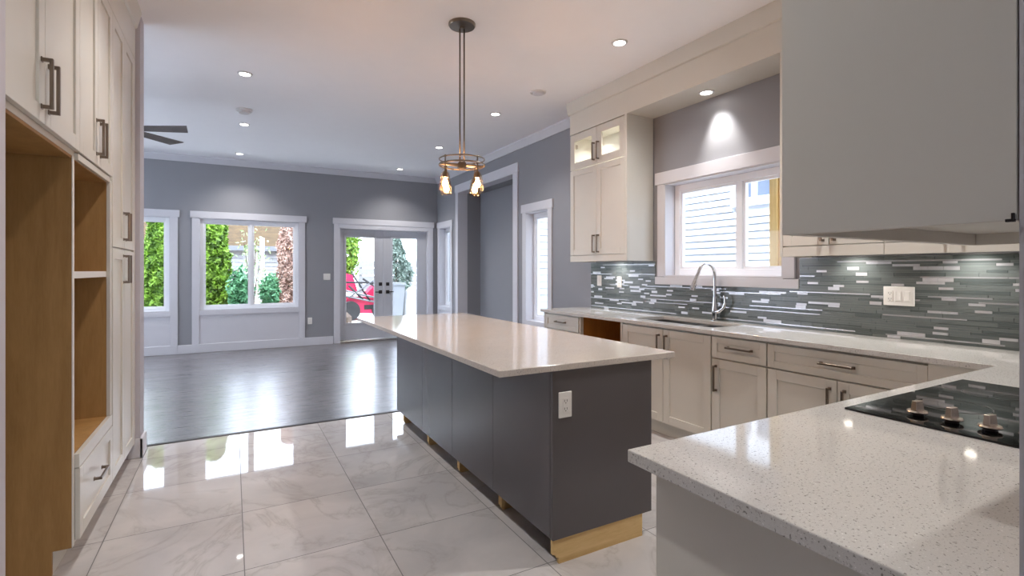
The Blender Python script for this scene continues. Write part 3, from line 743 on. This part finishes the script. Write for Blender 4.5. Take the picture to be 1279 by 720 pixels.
for y, lb in ((4.1, 'puck light under the glazed wall cabinet'), (1.8, 'puck light under the wall cabinet nearest the window'), (1.18, 'puck light under the wall cabinet over the triple switch')):
    puck(3.50, y, 1.4995, 6, 'counter_puck_light', lb, 'puck lights hidden under the wall cabinets')

k = thing('smoke_alarm', (.119, 6.524, CZ), 'round white smoke alarm on the ceiling between two downlights', 'smoke alarm')
MB().lathe((.119, 6.524, CZ), [(.085, 0), (.085, -.016), (.078, -.022), (.06, -.022)], 32).build('base', M['detector'], k)
MB().lathe((.119, 6.524, CZ), [(.06, -.020), (.058, -.040), (.05, -.046), (0, -.048)], 32).build('cover', M['detector'], k)
k = thing('ceiling_speaker', (2.756, 4.409, CZ), 'round white ceiling vent cap near the cream soffit', 'ceiling vent')
MB().lathe((2.756, 4.409, CZ), [(.082, 0), (.080, -.012), (.066, -.016)], 32).build('rim', M['detector'], k)
MB().lathe((2.756, 4.409, CZ), [(.062, -.012), (.056, -.024), (0, -.027)], 32).build('cover', M['trim'], k)

# pendant
PX, PY = 1.499, 3.467
k = thing('pendant_lamp', (PX, PY, CZ), 'bronze ring pendant with four glass shades hanging over the island', 'pendant lamp')
MB().lathe((PX, PY, CZ), [(.10, 0), (.10, -.012), (.094, -.022), (.02, -.026), (.018, -.04), (0, -.04)], 36).build('ceiling_plate', M['nickel'], k)
vr = Vector((math.cos(math.radians(29.05)), -math.sin(math.radians(29.05)), 0)); vf = Vector((math.sin(math.radians(29.05)), math.cos(math.radians(29.05)), 0))
P0 = Vector((PX, PY, 0))
for s in (-1, 1):
    q = P0+vr*.016*s
    MB().tube([(q.x, q.y, CZ-.035), (q.x, q.y, 2.15)], .0055, 10).build('rod', M['bronze'], k)
ZR = 2.125; RR = .168
for z, nm, r in ((ZR, 'ring', .0065), (ZR+.042, 'ring', .005)):
    MB().tube([(PX+RR*math.cos(2*PI*i/48), PY+RR*math.sin(2*PI*i/48), z) for i in range(48)], r, 8, closed=True).build(nm, M['bronze'], k)
h = MB(); h.lathe((PX, PY, ZR-.03), [(0, 0), (.03, 0), (.034, .012), (.03, .05), (0, .055)], 24)
h.build('hub', M['bronze'], k)
a = P0+Vector((0, 0, ZR)); dirn = (vr*.95+vf*.3).normalized()
MB().tube([a-dirn*RR, a-dirn*.06, a+dirn*.06, a+dirn*RR], [.006, .012, .012, .006], 8).build('cross_bar', M['bronze'], k)
for r_, f_ in ((-.108, -.128), (.123, -.112), (-.130, .105), (.084, .146)):
    q = P0+(vr*r_+vf*f_); q = Vector((q.x, q.y, 0))
    st = MB().tube([(q.x, q.y, ZR+.05), (q.x, q.y, ZR-.075)], .0055, 10).lathe((q.x, q.y, ZR-.115), [(0, .045), (.012, .045), (.017, .03), (.019, 0), (0, 0)], 20).build('stem', M['bronze'], k)
    sh = [(.018, -.070), (.026, -.082), (.034, -.105), (.040, -.135), (.0435, -.175), (.043, -.205), (.040, -.205), (.0405, -.175), (.037, -.135), (.031, -.105), (.023, -.084), (.015, -.072)]
    g = MB().lathe((q.x, q.y, ZR), sh, 28).build('shade', M['shade'], st)
    MB().lathe((q.x, q.y, ZR), [(0, -.116), (.009, -.118), (.010, -.130), (.017, -.148), (.020, -.162), (.016, -.176), (0, -.182)], 20).build('bulb', M['bulb'], st)

# ceiling fan
k = thing('ceiling_fan', (-.964, 6.247, CZ), 'grey-bladed ceiling fan half hidden behind the pantry wall end', 'ceiling fan')
FX, FY = -.964, 6.247
MB().lathe((FX, FY, CZ), [(.07, 0), (.068, -.04), (.02, -.06), (.0, -.06)], 28).tube([(FX, FY, CZ-.05), (FX, FY, 2.86)], .013, 12).build('downrod', M['dark'], k)
MB().lathe((FX, FY, 2.70), [(0, -.04), (.06, -.035), (.10, -.01), (.11, .04), (.10, .13), (.04, .17), (0, .175)], 32).build('motor', M['dark'], k)
for i in range(5):
    an = math.radians(-24.6+72*i)
    b = MB(); pts = [(.13, -.045), (.655, -.065), (.60, .065), (.13, .05)]
    b.prism(pts, -.004, .004, 'z')
    b.box((.08, -.02, -.006), (.17, .02, .006))
    for v in b.bm.verts: v.co = Matrix.Translation((FX, FY, 2.752)) @ Matrix.Rotation(an, 4, 'Z') @ Matrix.Rotation(math.radians(-14), 4, 'X') @ v.co
    b.build('blade', M['fan'], k)

# ------------------------------------------------------------------ outdoors
struct('ground_outside', MB().box((-14, 9.81, -.2), (14, 34, -.1)).box((3.81, -6, -.2), (14, 9.81, -.1)).box((-14, -16, -.2), (14, -3.37, -.1)), M['lawn'])
gb = MB(); gb.box((-6, 11.3, -.1), (2.3, 17, .42), .1)
struct('ground_bed', gb, M['soil'])
def column(name, x, y, r, z0, h, mat, n, sz, label, cat, seed, group=None, cone=.75, core=(.06, 'bark')):
    rd = random.Random(seed); k = thing(name, (x, y, z0), label, cat, group)
    MB().tube([(x, y, z0), (x, y, z0+h*.5), (x, y, z0+h*.92)], [core[0], core[0]*.7, .01], 8).build('trunk', M[core[1]], k)
    mb = MB()
    def R(t): return r*(min(1, t*6+.55))*(1-t**2.2*cone)*(1 if t < .97 else .6)
    for i in range(n):
        t = rd.random(); a = rd.random()*6.283; q = R(t)*(1+.13*math.sin(a*3+t*17)+.09*math.sin(a*7-t*31))
        f = 1-.35*rd.random()**2
        mb.leaf((x+q*f*math.cos(a), y+q*f*math.sin(a), z0+.03+t*h), sz*rd.uniform(.6, 1.3), rd)
    mb.build('foliage', M[mat], k); return k
HG = 'clipped cedar hedge trees outside the window by the pantry'
for i, x in enumerate((-2.98, -2.09, -1.20)):
    column('hedge_tree', x, 12.1, .335, .40, 2.1, 'cedar2', 12000, .06, ['green hedge cedar beyond the far side of the window by the pantry', 'green hedge cedar in the middle beyond the window by the pantry', 'green hedge cedar beyond the inner side of the window by the pantry'][i], 'tree', 20+i, HG, .4)
column('cedar_tree', -.36, 12.6, .33, .40, 2.3, 'cedar', 9000, .06, 'tall green cedar outside the two-pane window', 'tree', 31, None, .5)
column('dead_cedar', 1.19, 12.9, .29, .40, 2.3, 'dead', 9000, .045, 'brown dried-out cedar outside the two-pane window', 'tree', 32, None, .45)
def bush(name, x, y, z0, r, h, mat, n, sz, label, seed, cat='shrub'):
    rd = random.Random(seed); k = thing(name, (x, y, z0), label, cat)
    s = MB()
    for j in range(5):
        a = j*1.256; s.tube([(x, y, z0), (x+.25*r*math.cos(a), y+.25*r*math.sin(a), z0+h*.4), (x+.6*r*math.cos(a), y+.6*r*math.sin(a), z0+h*.8)], [.02, .012, .005], 6)
    s.build('stem', M['bark'], k)
    m = MB()
    for i in range(n):
        u = rd.uniform(-1, 1); a = rd.random()*6.283; q = (1-u*u)**.5; f = rd.uniform(.55, 1)*(1+.22*math.sin(4*a+3*u))
        m.leaf((x+r*q*f*math.cos(a), y+r*q*f*math.sin(a), z0+h*(.5+.5*u*f)), sz*rd.uniform(.6, 1.3), rd)
    m.build('foliage', M[mat], k); return k
bush('garden_shrub', .16, 11.85, .40, .22, .95, 'shrub', 2200, .06, 'blue-green shrub beside the green cedar outside', 41)
bush('garden_shrub', .70, 11.9, .40, .18, .85, 'shrub', 1800, .055, 'blue-green shrub beside the brown dried-out cedar', 42)
bush('garden_sapling', .42, 13.4, .40, .38, 2.0, 'sap', 420, .045, 'thin sapling with sparse pale leaves before the shed', 45, 'tree')
bush('leafy_tree', 3.05, 16.6, .9, .55, 2.3, 'cedar2', 3500, .08, 'bright green leafy tree seen through the door leaf with the red machine', 43, 'tree')
MB().tube([(3.05, 16.6, -.1), (3.05, 16.6, 1.3)], .05, 8).build('trunk', M['bark'], [o for o in C.objects if o.name.startswith('leafy_tree')][0])
column('pale_fir', 4.75, 16.5, .6, -.1, 2.6, 'palefir', 4000, .08, 'pale grey-green fir beyond the door leaf with the bins', 'tree', 44, None, .95)

# shed behind the garden
k = thing('garden_shed', (1.1, 20, -.1), 'white-sided shed with mossy brown roof behind the garden', 'shed')
s = MB()
for i in range(17): s.prism([(19, -.08+i*.13), (18.95, -.08+i*.13), (18.98, .03+i*.13), (19, .03+i*.13)], -3.2, 3.6, 'x')
s.box((-3.2, 19, -.1), (3.6, 22, 2.1)).build('wall', M['shed'], k)
MB().prism([(18.55, 2.02), (18.55, 2.12), (21, 3.75), (23.4, 2.12), (23.4, 2.02), (21, 3.62)], -3.6, 4.0, 'x').build('roof', M['moss'], k)
MB().box((-3.6, 18.5, 1.98), (4.0, 18.55, 2.14)).build('gutter', M['metalgrey'], k)
MB().box((.62, 18.9, -.1), (.74, 18.99, 2.05)).box((1.62, 18.9, -.1), (1.70, 18.99, 2.05)).build('corner_board', M['vinyl'], k)
tag(MB().box((.60, 14.0, .41), (.70, 14.1, 2.15), .004).build('garden_post', M['vinyl']), 'white garden post between the shrubs outside the window', 'post')

# red machine beyond the french door
k = thing('red_machine', (3.35, 15.2, -.1), 'red machine with black arms parked beyond the french door', 'machine')
x0, y0 = 2.75, 14.9
MB().prism([(2.75, .12), (4.1, .05), (4.1, .42), (3.5, .55), (2.75, .62)], 14.9, 15.7, 'y').build('body', M['red'], k)
MB().prism([(2.7, .7), (3.2, .72), (3.05, 1.2), (2.7, 1.3)], 15.0, 15.6, 'y').build('hood', M['red'], k)
MB().prism([(3.45, .62), (4.1, .48), (4.1, .85), (3.7, .88)], 15.1, 15.6, 'y').build('fender', M['red'], k)
for x in (2.95, 3.85):
    wl = MB(); wl.lathe((0, 0, -.1), [(0, 0), (.12, 0), (.16, .02), (.26, .0), (.28, .05), (.28, .15), (.26, .2), (.12, .18), (0, .18)], 24)
    for v in wl.bm.verts: v.co = Matrix.Translation((x, 14.85, .18)) @ Matrix.Rotation(PI/2, 4, 'X') @ v.co
    wl.build('wheel', M['rubber'], k)
for p, q in (((2.75, .78), (4.2, .40)), ((2.8, 1.0), (4.2, .95)), ((2.9, .55), (3.6, 1.05)), ((3.3, 1.1), (4.1, .55)), ((2.9, .9), (3.3, .5)), ((2.75, .62), (4.15, .30)), ((3.0, 1.25), (3.5, .45))):
    MB().tube([(p[0], 14.82, p[1]), (q[0], 14.82, q[1])], .028, 8).build('arm', M['metalgrey' if p[1] < .8 else 'rubber'], k)
MB().box((3.35, 14.88, .2), (3.6, 14.9, .33), .004).build('grille', M['rubber'], k)
tag(MB().box((3.42, 13.9, -.1), (3.48, 13.96, 1.25), .004).build('deck_post', M['vinyl']), 'thin white post standing before the red machine', 'post')
# bins
k = thing('wheelie_bin', (4.05, 14.2, -.1), 'pale grey wheelie bin beyond the french door', 'bin')
MB().prism([(3.80, -.02), (4.22, -.02), (4.30, .92), (3.72, .92)], 14.0, 14.5, 'y').build('body', M['bin'], k)
MB().prism([(3.69, .92), (4.33, .92), (4.30, .99), (3.74, 1.0)], 13.96, 14.55, 'y').build('lid', M['bin'], k)
for x in (3.82, 4.2): MB().tube([(x-.03, 14.45, .0), (x+.03, 14.45, .0)], .1, 16).build('wheel', M['rubber'], k)
k = thing('garden_sack', (4.62, 14.3, -.1), 'white bulging sack beside the wheelie bin outside', 'sack')
MB().lathe((4.62, 14.3, -.1), [(0, 0), (.30, 0), (.36, .25), (.33, .6), (.22, .85), (.1, .95), (0, .96)], 20).build('bag', M['sack'], k)
MB().lathe((4.62, 14.3, .84), [(.06, 0), (.05, .06), (.10, .16), (0, .12)], 16).build('neck', M['sack'], k)
k = thing('board_fence', (5.5, 19, -.1), 'pale board fence far beyond the french doors', 'fence')
for i in range(6): MB().box((3.9, 18.2, .1+i*.27), (9.5, 18.24, .32+i*.27)).build('board', M['house2'], k)
for x in (3.95, 5.8, 7.6, 9.4): MB().box((x, 18.24, -.1), (x+.1, 18.34, 1.8)).build('post', M['house2'], k)

# neighbouring house on the sink side
NX = 6.2
k = thing('neighbour_house', (NX+2, 5, -.1), 'white lap-sided neighbouring house outside the sink window', 'house')
s = MB(); st = .098
s.box((NX, -3, -.1), (NX+4, 17, 4.0))
for i in range(42):
    z = -.1+i*st
    if 2.24 < z+st and z < 2.82:
        for a, b in ((-3, 3.3), (4.70, 17)): s.prism([(NX, z+.018), (NX-.04, z+.018), (NX-.02, z+st), (NX, z+st)], a, b, 'y')
    else: s.prism([(NX, z+.018), (NX-.04, z+.018), (NX-.02, z+st), (NX, z+st)], -3, 17, 'y')
s.build('siding', M['siding'], k)
MB().box((NX-.06, 3.3, 2.22), (NX-.0005, 4.72, 2.335), .003).box((NX-.06, 3.3, 2.72), (NX-.0005, 4.72, 2.84), .003).build('trim_board', M['vinyl'], k)
wf = MB()
for y in (3.3, 3.72, 4.05, 4.32, 4.64): wf.box((NX-.06, y, 2.335), (NX-.0005, y+.07, 2.72), .003)
f_ = wf.build('window_frame', M['vinyl'], k)
bg_ = NT('bluish dark window'); bg_.b.inputs['Base Color'].default_value = (*lin((120, 130, 146)), 1); bg_.b.inputs['Roughness'].default_value = .05
MB().box((NX-.02, 3.3, 2.335), (NX-.001, 4.69, 2.72)).build('pane', bg_.m, f_)
MB().box((NX-.4, -3.2, 4.0), (NX+4, 17.2, 4.15)).build('eave', M['vinyl'], k)
k = thing('timber_post', (4.3, 2.79, -.1), 'yellow framing timber standing outside the sink window', 'post')
MB().box((4.28, 2.80, -.1), (4.32, 2.875, 2.9), .003).build('stud', M['timber'], k)
MB().box((4.30, 2.70, -.1), (4.34, 2.795, 2.9), .003).build('stud', M['timber'], k)
